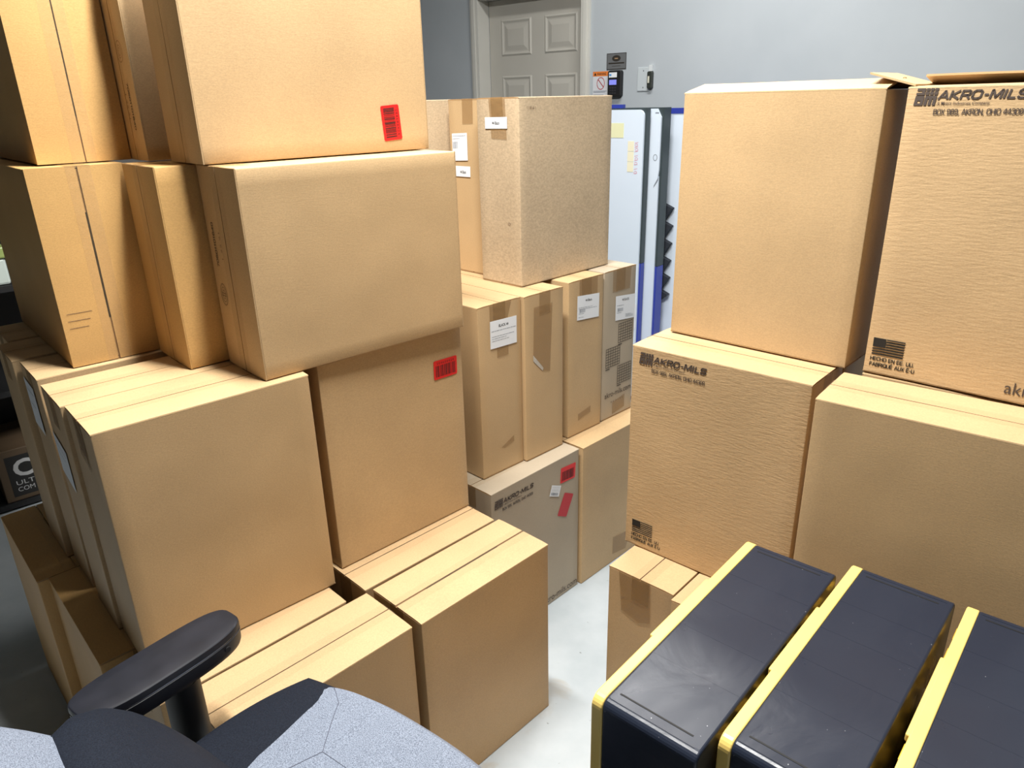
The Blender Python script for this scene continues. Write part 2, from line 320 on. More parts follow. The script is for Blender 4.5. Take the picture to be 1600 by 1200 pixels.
# ---------------------------------------------------------------- cartons
T_, H_ = 0.175, 0.533
def carton(label, x, y, z, yaw, w, t, h, axis='z', tone='tan', seam=0.003, lift=(0, 0), tape=True, group=None, wave=0.0012, a_is_x=True, bottom=True):
    """closed slotted carton. axis = side the flaps close on. (x,y) is the front left corner."""
    C = {'x': w, 'y': t, 'z': h}[axis]
    if axis == 'z':
        if w > t: A, B = w, t; mp = lambda a, b, c: Vector((a, b, c))
        else: A, B = t, w; mp = lambda a, b, c: Vector((b, A - a, c))
        kA = 'x' if w > t else 'y'
    elif axis == 'x': A, B = h, t; mp = lambda a, b, c: Vector((C - c, b, a))        # c=C is the left end
    else: A, B = h, w; mp = lambda a, b, c: Vector((b, C - c, a))                     # c=C is the front
    root = thing('cardboard_box', label, 'cardboard box', (x, y, z), R(yaw), group)
    m = KRAFT[tone]; sd = random.random() * 50
    fl = 0.004
    # --- walls, a tube with softly rounded corners
    bm = bmesh.new(); per = []
    r = 0.0035
    def side(p0, p1, n):
        for i in range(n): per.append((p0[0] + (p1[0] - p0[0]) * i / n, p0[1] + (p1[1] - p0[1]) * i / n))
    side((r, 0), (A - r, 0), 14); per.append((A - r, 0)); per.append((A - r * .3, r * .3))
    side((A, r), (A, B - r), 6); per.append((A, B - r)); per.append((A - r * .3, B - r * .3))
    side((A - r, B), (r, B), 14); per.append((r, B)); per.append((r * .3, B - r * .3))
    side((0, B - r), (0, r), 6); per.append((0, r)); per.append((r * .3, r * .3))
    rows = 16; ring0 = None; n = len(per)
    c0, c1 = (fl if bottom else 0), C - fl
    for k in range(rows + 1):
        c = c0 + (c1 - c0) * k / rows; cur = []
        for a, b in per:
            p = Vector((a, b, c))
            d = noise.noise(Vector((a * 7 + sd, b * 7, c * 7))) * .5 + .5
            e = min(1, min(max(0, min(a, A - a) if (b < r or b > B - r) else min(b, B - b)) / .05, 1) + .15)
            ce = min(1, min(c - 0, C - c) / .05 + .1)
            inn = wave * d * e * ce
            if b < r: p.y += inn
            elif b > B - r: p.y -= inn
            if a < r: p.x += inn
            elif a > A - r: p.x -= inn
            cur.append(bm.verts.new(mp(*p)))
        if ring0:
            for i in range(n):
                f = bm.faces.new((ring0[i], ring0[(i + 1) % n], cur[(i + 1) % n], cur[i])); f.smooth = True
        ring0 = cur
    fixn(bm)
    body = mesh('body', bm, [m, EDGE], root)
    so = body.modifiers.new('thickness', 'SOLIDIFY'); so.thickness = 0.004; so.offset = -1; so.material_offset_rim = 1
    # minor flaps (inside, under the seam)
    mf = B * .5
    for a0, a1 in ((.006, mf), (A - mf, A - .006)):
        bm = bmesh.new(); box(bm, a0, .006, C - fl - .0045, a1, B - .006, C - fl - .0008, 0, lambda p: mp(*p))
        fixn(bm); mesh('inner_flap', bm, m, root)
    # major flaps
    def flap(side_, end, ang):
        bm = bmesh.new(); na, nb = 14, 4
        half = B / 2 - seam / 2
        def P(i, j, top):
            a = A * i / na * 1.0; q = half * j / nb
            wv = wave * .8 * noise.noise(Vector((a * 6 + sd, q * 9 + side_ * 5, end * 3.))) * (j / nb)
            hh = (fl if top else 0.0004) + wv * (1 if ang else .5)
            if j == 0 and top: hh -= .0012; q += .0006
            cq, sq = math.cos(R(ang)), math.sin(R(ang))
            qq, cc = q * cq - hh * sq, q * sq + hh * cq
            b = qq if side_ == 0 else B - qq
            c = C - fl + cc if end else fl - cc
            a_ = min(max(a, .0005), A - .0005)
            return mp(a_, b, c)
        G = [[[bm.verts.new(P(i, j, tp)) for j in range(nb + 1)] for i in range(na + 1)] for tp in (0, 1)]
        for i in range(na):
            for j in range(nb):
                for tp in (0, 1): f = bm.faces.new((G[tp][i][j], G[tp][i + 1][j], G[tp][i + 1][j + 1], G[tp][i][j + 1])); f.smooth = True
            for j in (0, nb): f = bm.faces.new((G[0][i][j], G[0][i + 1][j], G[1][i + 1][j], G[1][i][j])); f.material_index = 0 if j == 0 else 1
        for i in (0, na):
            for j in range(nb): f = bm.faces.new((G[0][i][j], G[0][i][j + 1], G[1][i][j + 1], G[1][i][j])); f.material_index = 1
        fixn(bm); mesh('flap', bm, [m, EDGE], root)
    for s in (0, 1): flap(s, 1, lift[s])
    if bottom:
        for s in (0, 1): flap(s, 0, 0)
    # tape along the seam, folded over the two ends
    if tape:
        bm = bmesh.new(); tw = .024; dn = .062 + random.random() * .02; o = .0011; e = .0007
        j = [random.uniform(-.003, .003) for _ in range(4)]
        def strip(rowsP, mi):
            vs = [[bm.verts.new(mp(*p)) for p in rr] for rr in rowsP]
            for k in range(len(vs) - 1):
                f = bm.faces.new((vs[k][0], vs[k][1], vs[k + 1][1], vs[k + 1][0])); f.material_index = mi; f.smooth = False
        mb = B / 2
        top = [[(a, mb - tw + j[0], C + o), (a, mb + tw + j[0], C + o)] for a in [-e + (A + 2 * e) * i / 16 for i in range(17)]]
        strip(top, 0)
        for a_ in (-e, A + e): strip([[(a_, mb - tw + j[0], C + o), (a_, mb + tw + j[0], C + o)], [(a_, mb - tw + j[1], C - dn), (a_, mb + tw + j[1], C - dn + j[2])]], 1)
        fixn(bm); mesh('packing_tape', bm, [TAPE, TAPEB], root)
    root['_dims'] = (w, t, h)
    return root
def face(root, k):
    w_, t_, h_ = root['_dims']
    if k == 'F': return Face((0, 0, 0), (1, 0, 0), (0, 0, 1), (0, -1, 0))
    if k == 'L': return Face((0, t_, 0), (0, -1, 0), (0, 0, 1), (-1, 0, 0))
    if k == 'T': return Face((0, 0, h_), (1, 0, 0), (0, 1, 0), (0, 0, 1))

def logo(root, F, u, v):
    """maker's mark: square monogram, wide lettering, two small lines. u,v = lower left of the square"""
    bm = bmesh.new(); s = .034
    sh = .10
    def q(a0, b0, a1, b1): F.poly(bm, [(u + s * (a0 + sh * b0), v + s * .82 * b0), (u + s * (a1 + sh * b0), v + s * .82 * b0), (u + s * (a1 + sh * b1), v + s * .82 * b1), (u + s * (a0 + sh * b1), v + s * .82 * b1)])
    # upper row
    q(0, .84, .40, 1); q(.25, .60, .40, .84); q(0, .60, .25, .74)
    for a in (.43, .63, .83): q(a, .84, a + .17, 1)
    for a in (.43, .63, .83): q(a, .60, a + .17, .81)
    # lower row
    q(0, .40, .42, .56); q(0, 0, .14, .40); q(.28, 0, .42, .40); q(.14, 0, .28, .12); q(.14, .27, .28, .40)
    q(.46, .38, 1, .56); q(.46, 0, .60, .38); q(.66, 0, .80, .38); q(.86, 0, 1, .38)
    caps(F, bm, 'AKRO-MILS', u + s * 1.06, v + .0085, .132, .0155, wt=.27, shear=.25)
    mesh('printed_logo', bm, INKB, root)
    bm = bmesh.new(); F.text(bm, 'A Myers Industries Company', u + s * 1.06, v - .0010, .080, .0068, bold=.006, shear=.25)
    caps(F, bm, 'BOX 989, AKRON, OHIO 44309', u + s * 1.0, v - .0155, .133, .0094, wt=.16)
    mesh('printed_address', bm, INKB, root)
def flag(root, F, u, v):
    bm = bmesh.new(); W_, H2 = .058, .034
    for i in range(7):
        y0 = v + H2 * (2 * i) / 13; x0 = u if i < 3 else u + .024
        F.rect(bm, x0, y0, u + W_, y0 + H2 / 13)
    F.rect(bm, u, v + H2 * 6 / 13, u + .0235, v + H2)
    mesh('printed_flag', bm, INK, root)
    bm = bmesh.new()
    caps(F, bm, 'HECHO EN EE. UU.', u - .001, v - .0125, .081, .0082, wt=.20); caps(F, bm, 'FABRIQU\u00c9 AUX \u00c9-U', u - .001, v - .0245, .083, .0082, wt=.20)
    mesh('printed_origin_text', bm, INK, root)
def barcode(root, F, cu, cv, wd, ht, ang=0, m=REDL, seed=1, text='S 4 0 0 4 6 0 4 2 4', radius=.004, bars=True):
    """self-adhesive label, rounded, with bars and digits"""
    c, s = math.cos(R(ang)), math.sin(R(ang)); G = Face(F.p(cu, cv), F.u * c + F.v * s, F.v * c - F.u * s, F.n)
    bm = bmesh.new(); G.poly(bm, rrect(-wd / 2, -ht / 2, wd / 2, ht / 2, radius, 4), off=.0006, thick=.0003)
    fixn(bm); o = mesh('barcode_label', bm, m, root)
    if bars:
        bm = bmesh.new(); rg = random.Random(seed); x = -wd * .42
        while x < wd * .42:
            b_ = rg.choice((.0007, .0012, .002)) * wd / .076
            G.rect(bm, x, -ht * .38, min(x + b_, wd * .43), ht * .22, off=.0012); x += b_ + rg.choice((.0008, .0012, .0018)) * wd / .076
        if text: G.text(bm, text, -wd * .36, ht * .28, wd * .72, ht * .12, off=.0012)
        mesh('barcode_print', bm, INK, o)
    return o
def paper(root, F, pts, lines, title=None, tsize=None, seed=3, name='shipping_label', blocks=()):
    """pts: four corners (u,v) ll, lr, ur, ul"""
    P = [Vector(p) for p in pts]
    uu = (P[1] - P[0]); vv = (P[3] - P[0]); wd, ht = uu.length, vv.length
    un, vn = uu / wd, vv / ht
    G = Face(F.p(P[0].x, P[0].y), F.u * un.x + F.v * un.y, F.u * vn.x + F.v * vn.y, F.n)
    bm = bmesh.new(); G.poly(bm, [(0, 0), (wd, 0), (wd, ht), (0, ht)], off=.0014, thick=.0003); fixn(bm)
    o = mesh(name, bm, PAPER, root)
    bm = bmesh.new(); rg = random.Random(seed)
    if title: G.text(bm, title, wd * tsize[0], ht * tsize[1], wd * tsize[2], ht * tsize[3], off=.0021, bold=.01)
    mesh_any = bool(title)
    for ly, lx0, lx1 in lines:
        x = wd * lx0
        while x < wd * lx1:
            l = rg.uniform(.04, .14) * wd; G.rect(bm, x, ht * ly, min(x + l, wd * lx1), ht * (ly + .014), off=.0021, mi=1); x += l + wd * .015
        mesh_any = True
    for bx0, by0, bx1, by1 in blocks:
        x = bx0 * wd
        while x < bx1 * wd: G.rect(bm, x, by0 * ht, x + .0012, by1 * ht, off=.0021, mi=1); x += rg.choice((.002, .003))
        mesh_any = True
    if mesh_any: mesh('label_print', bm, [INK, INKL], o)
    else: bm.free()
    return o
INKL = plain('grey_print', (.20, .23, .28), .6)
def patch(root, F, pts, m=None, name='packing_tape'):
    bm = bmesh.new(); F.poly(bm, pts, off=.0009); mesh(name, bm, m or TAPEB, root)

L0, L1, L2, L3 = 0.0, .533, 1.066, 1.489
hh = .5315; g_left = 'plain boxes of the left-hand stack'
# ---- left stack, topmost row
c = carton('large plain cardboard box with a red barcode label, on top of the left-hand stack', -.592, 1.481, L3, 42, .547, .178, .422, 'x', 'tan')
F = face(c, 'F'); barcode(c, F, .443, .0625, .076, .049, ang=-86, seed=5, text='S 0 4 6 0 0 4 2 4')
c = carton('narrow strip of a topmost box, printed 70501101640, directly behind the red-labelled top box', -.767, 1.631, L3, 41.7, .533, .139, .422, 'x', 'tan')
F = face(c, 'L'); bm = bmesh.new(); caps(F, bm, '70501101640', .094, .157, .095, .0105, wt=.2, ang=-90); mesh('printed_number', bm, INKB, c)
bm = bmesh.new(); F.text(bm, '1 22 21', .074, .135, .05, .006, ang=-90); mesh('printed_date', bm, INKF, c)
bm = bmesh.new(); F.ring(bm, .09, .217, .020, .021, .0012); F.ring(bm, .09, .217, .0125, .013, .001); F.ring(bm, .09, .217, .006, .008, .001); mesh('printed_stamp', bm, INKF, c)
c = carton('top-row box at the far left showing its taped end with a centre seam', -.978, 1.587, L3, 42, .185, .533, .422, 'y', 'orange')
# ---- left stack, third level
c = carton('wide box printed 70501101640 with a round stamp on its taped side', -.506, 1.401, L2, 42.7, .529, .181, .421, 'x', 'tan')
F = face(c, 'L'); bm = bmesh.new(); caps(F, bm, '70501101640', .040, .217, .093, .0105, wt=.2, ang=90); mesh('printed_number', bm, INKB, c)
bm = bmesh.new(); F.text(bm, '1 22 21', .066, .236, .055, .006, ang=90); mesh('printed_date', bm, INKF, c)
bm = bmesh.new(); F.ring(bm, .039, .159, .0165, .024, .0012); F.ring(bm, .039, .159, .011, .0165, .001); F.ring(bm, .039, .159, .0145, .0215, .0005)
F.rect(bm, .030, .156, .048, .1572); F.rect(bm, .030, .161, .048, .1622); F.ring(bm, .039, .159, .006, .010, .001); mesh('printed_stamp', bm, INKB, c)
c = carton('third-level box mostly hidden behind the wide box with the round stamp', -.693, 1.483, L2, 42.6, .533, .192, .421, 'x', 'orange')
c = carton('leftmost third-level box, its taped end split down the middle by a dark seam', -.963, 1.511, L2, 42.1, .190, .533, .421, 'y', 'orange', seam=.0045)
F = face(c, 'F')
bm = bmesh.new()
for k, v_ in enumerate((.118, .102, .086)): F.rect(bm, .012, v_, .062 - k * .006, v_ + .0012)
mesh('printed_lines', bm, INKF, c)
# ---- left stack, second level
c = carton('large plain box in front on the second level of the left-hand stack, above the armrest', -.742, 1.161, L1, 41.8, .42, .183, hh, 'z', 'tan')
patch(c, face(c, 'L'), [(.06, .45), (.115, .43), (.115, .53), (.06, .53)])
c = carton('second-level box with a white label on its end, directly behind the front one', -.871, 1.294, L1, 41.9, .422, .165, hh, 'z', 'tan')
paper(c, face(c, 'L'), [(.012, .338), (.105, .318), (.108, .408), (.012, .430)], [(.8, .1, .9), (.6, .1, .7)], seed=8)
c = carton('second-level box with a white label, two behind the front one', -1.009, 1.449, L1, 42.3, .422, .166, hh, 'z', 'tan')
paper(c, face(c, 'L'), [(.012, .385), (.098, .378), (.098, .49), (.012, .498)], [(.8, .1, .9), (.5, .1, .7)], seed=9)
c = carton('second-level box, three behind the front box over the armrest', -1.142, 1.576, L1, 42.6, .422, .176, hh, 'z', 'tan')
n5 = (-1.137 - .183 * math.sin(R(42)), 1.576 + .183 * math.cos(R(42)))
c = carton('rearmost second-level box of the left-hand stack, partly out of the picture', n5[0] + .008, n5[1] + .022, L1, 42.6, .422, .175, hh, 'z', 'tan')
c = carton('tall plain box with a red barcode label under the overhang of the wide stamped box', -.426, 1.499, L1, 44.2, .415, .175, .5305, 'z', 'tan')
barcode(c, face(c, 'F'), .358, .428, .076, .050, ang=-1, seed=7, text='S 0 4 6 0 0 4 2 4')
# ---- left stack, floor level
carton('floor box with a dark open top seam, beside the clear floor', -.21, 1.288, L0, 45.2, .416, .18, .535, 'z', 'tan', seam=.006)
carton('floor box behind the one with the dark open seam, under the red-labelled tall box', -.356, 1.416, L0, 44.8, .421, .172, hh, 'z', 'tan')
carton('floor box directly behind the grey seat cushion of the chair', -.528, .987, L0, 44.9, .422, .173, hh, 'z', 'tan')
carton('floor box behind the armrest post, in front of the large plain second-level box', -.689, 1.080, L0, 45.1, .421, .172, hh, 'z', 'tan')
carton('end-on floor box in the dark left corner, behind the armrest pad', -.862, 1.191, L0, 43.0, .174, .414, hh, 'z', 'orange')
carton('farthest floor box at the left edge, end-on and in shade', -1.163, 1.478, L0, 42.9, .174, .424, hh, 'z', 'orange')
sup = 'hidden floor boxes carrying the upper rows'
def hid(x, y, yaw, w_, t_, z=0, axis='z', lab=''):
    return carton(lab, x, y, z, yaw, w_, t_, hh, axis, 'tan', tape=False)
def rel(x, y, yaw, u, v): a = R(yaw); return x + math.cos(a) * u - math.sin(a) * v, y + math.sin(a) * u + math.cos(a) * v
p = rel(-.356, 1.416, 44.8, 0, .178); hid(*p, 44.8, .421, .172, lab='floor box under the back half of the red-labelled tall box')
p = rel(-.862, 1.191, 43, .181, .07); hid(*p, 43, .33, .172, lab='floor box under the middle of the left-hand stack')
p = rel(-.862, 1.191, 43, .181, .25); hid(*p, 43, .33, .172, lab='floor box under the back of the left-hand stack')
p = rel(-1.147, 1.487, 43, .17, .44); hid(*p, 43, .36, .172, lab='rearmost floor box under the left-hand stack')
p = rel(-.426, 1.499, 44.2, .0, .182); hid(*p, 44.2, .415, .17, z=L1, lab='second-level box behind the red-labelled tall box')
p = rel(-.426, 1.499, 44.2, .01, .37); hid(*p, 44.2, .415, .17, z=L0, lab='floor box behind the floor boxes of the left-hand stack')

# ---- centre stack
c = carton('large mottled box on top of the centre stack, small white label on its taped end', .037, 2.156, L2, 45.1, .426, .172, .536, 'z', 'pale', a_is_x=True)
F = face(c, 'L')
patch(c, F, [(.06, .425), (.123, .423), (.118, .533), (.052, .533)])
paper(c, F, [(.036, .452), (.126, .453), (.126, .483), (.036, .483)], [], '44 Black', (.33, .35, .34, .3), name='paper_label')
F = face(c, 'F'); bm = bmesh.new(); F.text(bm, '119.61', .033, .503, .034, .008); mesh('printed_code', bm, INKF, c)
bm = bmesh.new(); F2 = face(c, 'L'); F2.ring(bm, .125, .185, .006, .004, .0012); mesh('scuff_mark', bm, INKF, c)
p = rel(.037, 2.156, 45.1, -.0, .1785)
c = carton('top-level centre box with two white labels on its shaded end, behind the mottled box', p[0] + .0, p[1] + .0, L2, 45.1, .422, .175, .5345, 'z', 'tan')
c.location = (-.0555, 2.3125, L2)
F = face(c, 'L')
paper(c, F, [(.013, .352), (.083, .355), (.083, .436), (.014, .434)], [(.9, .05, .9), (.8, .05, .5)], seed=4, blocks=[(.05, .45, .35, .7)])
paper(c, F, [(.012, .305), (.092, .305), (.093, .332), (.013, .337)], [], '44 Black', (.42, .3, .34, .3), name='paper_label')
p = rel(-.052, 2.309, 45.1, -.13, .215)
c = carton('farthest box of the centre stack, a sliver seen right of the red-labelled top box', p[0], p[1], L2, 45.1, .422, .175, .5345, 'z', 'pale')
c = carton('second-level centre box labelled BLACK 44, nearest the left-hand stack', -.091, 1.932, L1, 44.2, .170, .418, hh, 'z', 'tan')
F = face(c, 'F')
patch(c, F, [(.045, .440), (.10, .438), (.132, .531), (.045, .531)]); patch(c, F, [(.09, .075), (.13, .085), (.13, .105), (.075, .080)])
paper(c, F, [(.044, .402), (.149, .399), (.149, .477), (.045, .483)], [(.42, .06, .9), (.34, .06, .6), (.26, .06, .7), (.62, .04, .96)], 'BLACK 44', (.32, .74, .36, .1))
patch(c, F, [(.07, .37), (.115, .37), (.115, .402), (.07, .402)])
c = carton('second-level centre box with a long brown tape tab, right of the BLACK 44 box', .041, 2.044, L1, 44.2, .170, .418, hh, 'z', 'tan')
patch(c, face(c, 'F'), [(.034, .326), (.075, .285), (.108, .275), (.120, .492), (.039, .492)])
patch(c, face(c, 'F'), [(.034, .326), (.075, .285), (.080, .292), (.034, .345)], plain('tape_edge_white', (.7, .68, .62), .3))
c = carton('second-level centre box labelled 44 Black, with plain kraft board', .183, 2.204, L1, 44.2, .172, .418, hh, 'z', 'tan')
F = face(c, 'F'); patch(c, F, [(.05, .475), (.14, .472), (.14, .531), (.05, .531)]); patch(c, F, [(.05, .05), (.115, .062), (.115, .085), (.05, .073)])
paper(c, F, [(.039, .402), (.148, .393), (.149, .473), (.040, .481)], [(.5, .06, .7), (.44, .06, .9), (.25, .06, .3), (.1, .06, .3)], '44 Black', (.36, .74, .3, .1), blocks=[(.1, .3, .35, .45)])
c = carton('greyish second-level centre box labelled 44 BLACK, printed with check grids and akro-mils.com', .31, 2.334, L1, 44.3, .174, .418, hh, 'z', 'grey')
F = face(c, 'F'); patch(c, F, [(.045, .455), (.14, .455), (.145, .529), (.045, .531)]); patch(c, F, [(.06, .01), (.13, .02), (.13, .07), (.06, .055)])
paper(c, F, [(.063, .355), (.172, .345), (.171, .430), (.062, .440)], [(.6, .06, .4), (.3, .06, .3), (.1, .5, .9), (.15, .5, .9), (.2, .5, .8)], '44 BLACK', (.32, .78, .36, .1), blocks=[(.1, .36, .38, .5)])
for gx, gz in ((.083, .270), (.017, .193), (.084, .117)):
    bm = bmesh.new()
    for i in range(8):
        F.rect(bm, gx, gz + i * .0096, gx + .079, gz + i * .0096 + .0022)
    for i in range(7):
        F.rect(bm, gx + i * .0128, gz, gx + i * .0128 + .0022, gz + .0696)
    F.rect(bm, gx, gz - .008, gx + .022, gz - .004)
    mesh('printed_grid', bm, INKG, c)
bm = bmesh.new(); F.text(bm, 'akro-mils.com', .016, .080, .150, .020, bold=.0, ang=0); mesh('printed_web_address', bm, INKB, c)
bm = bmesh.new(); F.text(bm, '4 4  0 1 4 4', .05, .055, .07, .007); mesh('printed_code', bm, INKF, c)
p = rel(-.091, 1.932, 44.2, -.05, .425); hid(*p, 44.2, .42, .172, z=L1, lab='second-level box under the farthest box of the centre stack')
c = carton('grey-brown floor box printed AKRO-MILS with two red labels, foot of the centre stack', -.069, 1.843, L0, 45.5, .404, .172, hh, 'z', 'grey')
F = face(c, 'F'); logo(c, F, .012, .474)
barcode(c, F, .347, .465, .074, .054, ang=-4, seed=11, text='')
barcode(c, F, .335, .352, .050, .080, ang=-27, m=REDD, seed=12, bars=False)
paper(c, F, [(.255, .418), (.300, .398), (.313, .432), (.267, .453)], [(.8, .1, .9), (.6, .1, .8), (.5, .1, .9)], seed=21, blocks=[(.1, .1, .8, .35)])
bm = bmesh.new(); F.text(bm, 'akro-mils.com', .225, .012, .172, .024); mesh('printed_web_address', bm, INKB, c)
c = carton('plain floor box at the foot of the centre stack, right of the grey-brown one', .227, 2.131, L0, 45.3, .422, .172, hh, 'z', 'tan')
F = face(c, 'F'); patch(c, F, [(.178, .035), (.26, .02), (.29, .09), (.18, .106)])
for k, nm in ((.18, 'second'), (.36, 'third')):
    p = rel(-.069, 1.843, 45.4, -.01, k); hid(*p, 45.4, .404, .172, lab=nm + ' floor box back under the left of the centre stack')
    p = rel(.227, 2.131, 45.3, .0, k); hid(*p, 45.3, .422, .172, lab=nm + ' floor box back under the right of the centre stack')
p = rel(-.069, 1.843, 45.4, -.03, .54); hid(*p, 45.4, .404, .172, lab='rearmost floor box under the centre stack')

# ---- right stack
c = carton('tall box printed AKRO-MILS with a flag, lower left of the right-hand stack', .280, 1.593, L1, -42.3, .414, .173, .5305, 'z', 'ripple')
F = face(c, 'F'); logo(c, F, .020, .489); flag(c, F, .020, .040)
c = carton('plain box with a bright top, lower right of the right-hand stack behind the cabinets', .564, 1.248, L1, -40, .422, .174, hh, 'z', 'tan')
c = carton('large plain box with lifted lid flaps, upper left of the right-hand stack', .384, 1.676, L2, -43.7, .411, .175, .5345, 'z', 'tan', lift=(11, 11), tape=False)
c = carton('wrinkled box printed AKRO-MILS with a flag and a raised flap, upper right corner', .710, 1.377, L2, -43.7, .422, .175, .5345, 'z', 'ripple', lift=(1, 14), tape=False)
F = face(c, 'F'); logo(c, F, .013, .503); flag(c, F, .012, .041)
bm = bmesh.new(); F.text(bm, 'akro-mils.com', .243, .016, .165, .022); mesh('printed_web_address', bm, INKB, c)
bm = bmesh.new()
for i in range(5):       # side flap folded outwards
    pass
box(bm, 0, .006, 0, .006, .168, .004, 0, lambda q: q)
bm.clear()
def mflap(q): a = R(8); return Vector((-.072 + q.x, q.y, .531 + .026 - (q.x) * .28 + q.z))
box(bm, 0, .012, 0, .080, .165, .0035, 0, mflap); fixn(bm); mesh('side_flap', bm, [KRAFT['tan'], EDGE], c)
c = carton('end-on floor box with a brown tape patch, foot of the right-hand stack', .226, 1.492, L0, -42.5, .178, .418, hh, 'z', 'tan')
patch(c, face(c, 'F'), [(.040, .42), (.090, .405), (.122, .420), (.118, .5305), (.030, .5305)])
p = rel(.226, 1.492, -42.5, .182, -.018); carton('end-on floor box half hidden behind the yellow edge of the first cabinet', p[0], p[1], L0, -42.5, .174, .418, hh, 'z', 'tan')
for k, nm in ((.366, 'third'), (.548, 'fourth'), (.73, 'fifth')):
    p = rel(.226, 1.492, -42.5, k, 0); hid(*p, -42.5, .174, .418, lab=nm + ' end-on floor box under the right-hand stack')
p = rel(.280, 1.593, -42.3, 0, .178); hid(*p, -42.3, .414, .172, z=L1, lab='second-level box behind the tall flag-printed box')
p = rel(.564, 1.248, -40, .03, .19); hid(*p, -42.3, .40, .172, z=L1, lab='second-level box behind the bright-topped box')

# ---------------------------------------------------------------- black drawer cabinets with yellow fronts
def plastic():
    m, nt, b = mat('black_plastic'); L = nt.links
    tc = nn(nt, 'ShaderNodeTexCoord')
    n1 = nn(nt, 'ShaderNodeTexNoise', Scale=190.0, Detail=1); L.new(tc.outputs['Object'], n1.inputs['Vector'])
    r1 = nn(nt, 'ShaderNodeValToRGB'); e = r1.color_ramp.elements; e[0].position = .80; e[0].color = (.016, .021, .036, 1); e[1].position = .83; e[1].color = (.35, .36, .38, 1)
    L.new(n1.outputs['Fac'], r1.inputs[0]); L.new(r1.outputs[0], b.inputs['Base Color'])
    n2 = nn(nt, 'ShaderNodeTexNoise', Scale=6.0, Detail=6, Distortion=1.0); L.new(tc.outputs['Object'], n2.inputs['Vector'])
    mr = nn(nt, 'ShaderNodeMapRange'); mr.inputs['To Min'].default_value = .16; mr.inputs['To Max'].default_value = .50; L.new(n2.outputs['Fac'], mr.inputs['Value']); L.new(mr.outputs[0], b.inputs['Roughness'])
    b.inputs['Specular IOR Level'].default_value = .38
    bp = nn(nt, 'ShaderNodeBump', Strength=.35, Distance=.006); L.new(n2.outputs['Fac'], bp.inputs['Height']); L.new(bp.outputs[0], b.inputs['Normal'])
    return m
BLKP = plastic()
YEL = noisy('yellow_plastic', (.84, .60, .17), (.88, .65, .20), 4.0, .35)
YELD = plain('yellow_drawer', (.85, .50, .05), .35)
SLOT = plain('slot_black', (.003, .003, .003), .7)
BLKM = plain('matt_black', (.008, .008, .009), .55)
def cabinet(label, x, y, z, yaw, group='black drawer cabinets with yellow fronts'):
    """x runs along the 508 mm side; the yellow drawer front is at +y"""
    t = thing('drawer_cabinet', label, 'storage cabinet', (x, y, z), R(yaw), group)
    Lx, Dy, Hz = .508, .146, .402
    bm = bmesh.new(); pr = rrect(0, 0, Lx, Hz, .014, 6)
    extr(bm, [Vector((a, 0, b)) for a, b in pr], None, Vector((0, 1, 0)), Dy)
    fixn(bm); mesh('shell', bm, BLKP, t, bevel=.0035, seg=3)
    bm = bmesh.new()          # low transverse ribs and sink lines moulded in the top
    for xx in (.13, .215, .30, .385):
        box(bm, xx, .004, Hz - .001, xx + .0014, Dy - .002, Hz + .00015)
    for xx in (.012, .490): box(bm, xx, .010, Hz - .001, xx + .0016, Dy - .006, Hz + .0004)
    mesh('rib', bm, BLKP, t)
    for xx in (.027, .479):
        bm = bmesh.new(); box(bm, xx, .020, Hz - .002, xx + .0028, Dy - .012, Hz + .0004)
        mesh('slot', bm, SLOT, t)
    bm = bmesh.new()
    o_ = rrect(-.002, -.001, Lx + .002, Hz + .0015, .018, 6); i_ = rrect(.012, .012, Lx - .012, Hz - .012, .008, 6)
    n = len(o_); y0, y1 = Dy - .001, Dy + .017
    q = [[bm.verts.new((a, yy, b)) for a, b in pp] for pp, yy in ((o_, y0), (o_, y1), (i_, y1), (i_, y0))]
    for k in range(4):
        for i in range(n): bm.faces.new((q[k][i], q[k][(i + 1) % n], q[(k + 1) % 4][(i + 1) % n], q[(k + 1) % 4][i]))
    for x0, x1 in ((.16, .345),): box(bm, x0, y1 - .004, Hz - .012, x1, y1 + .0045, Hz + .0012)
    fixn(bm); mesh('front_frame', bm, YEL, t, bevel=.0025, seg=3)
    bm = bmesh.new(); cw = (Lx - .03) / 8
    for i in range(8):
        for j in range(5):
            box(bm, .015 + i * cw + .002, Dy - .0, .015 + j * .0745 + .002, .015 + (i + 1) * cw - .002, Dy + .012, .015 + (j + 1) * .0745 - .002)
            box(bm, .015 + i * cw + .014, Dy + .012, .015 + j * .0745 + .05, .015 + (i + 1) * cw - .014, Dy + .022, .015 + j * .0745 + .055)
    fixn(bm); mesh('drawer_fronts', bm, YELD, t)
    return t
CABS = [(.2235, .687, 48.0, 'first black drawer cabinet with a yellow edge, nearest the clear floor'),
        (.380, .608, 47.3, 'middle black drawer cabinet with a yellow edge'),
        (.522, .486, 48.2, 'black drawer cabinet with a yellow edge in the bottom right corner')]
for x, y, yw, lb in CABS:
    cabinet(lb, x, y, .4065, yw)
    cabinet('lower cabinet underneath the ' + lb, x, y, .0, yw)

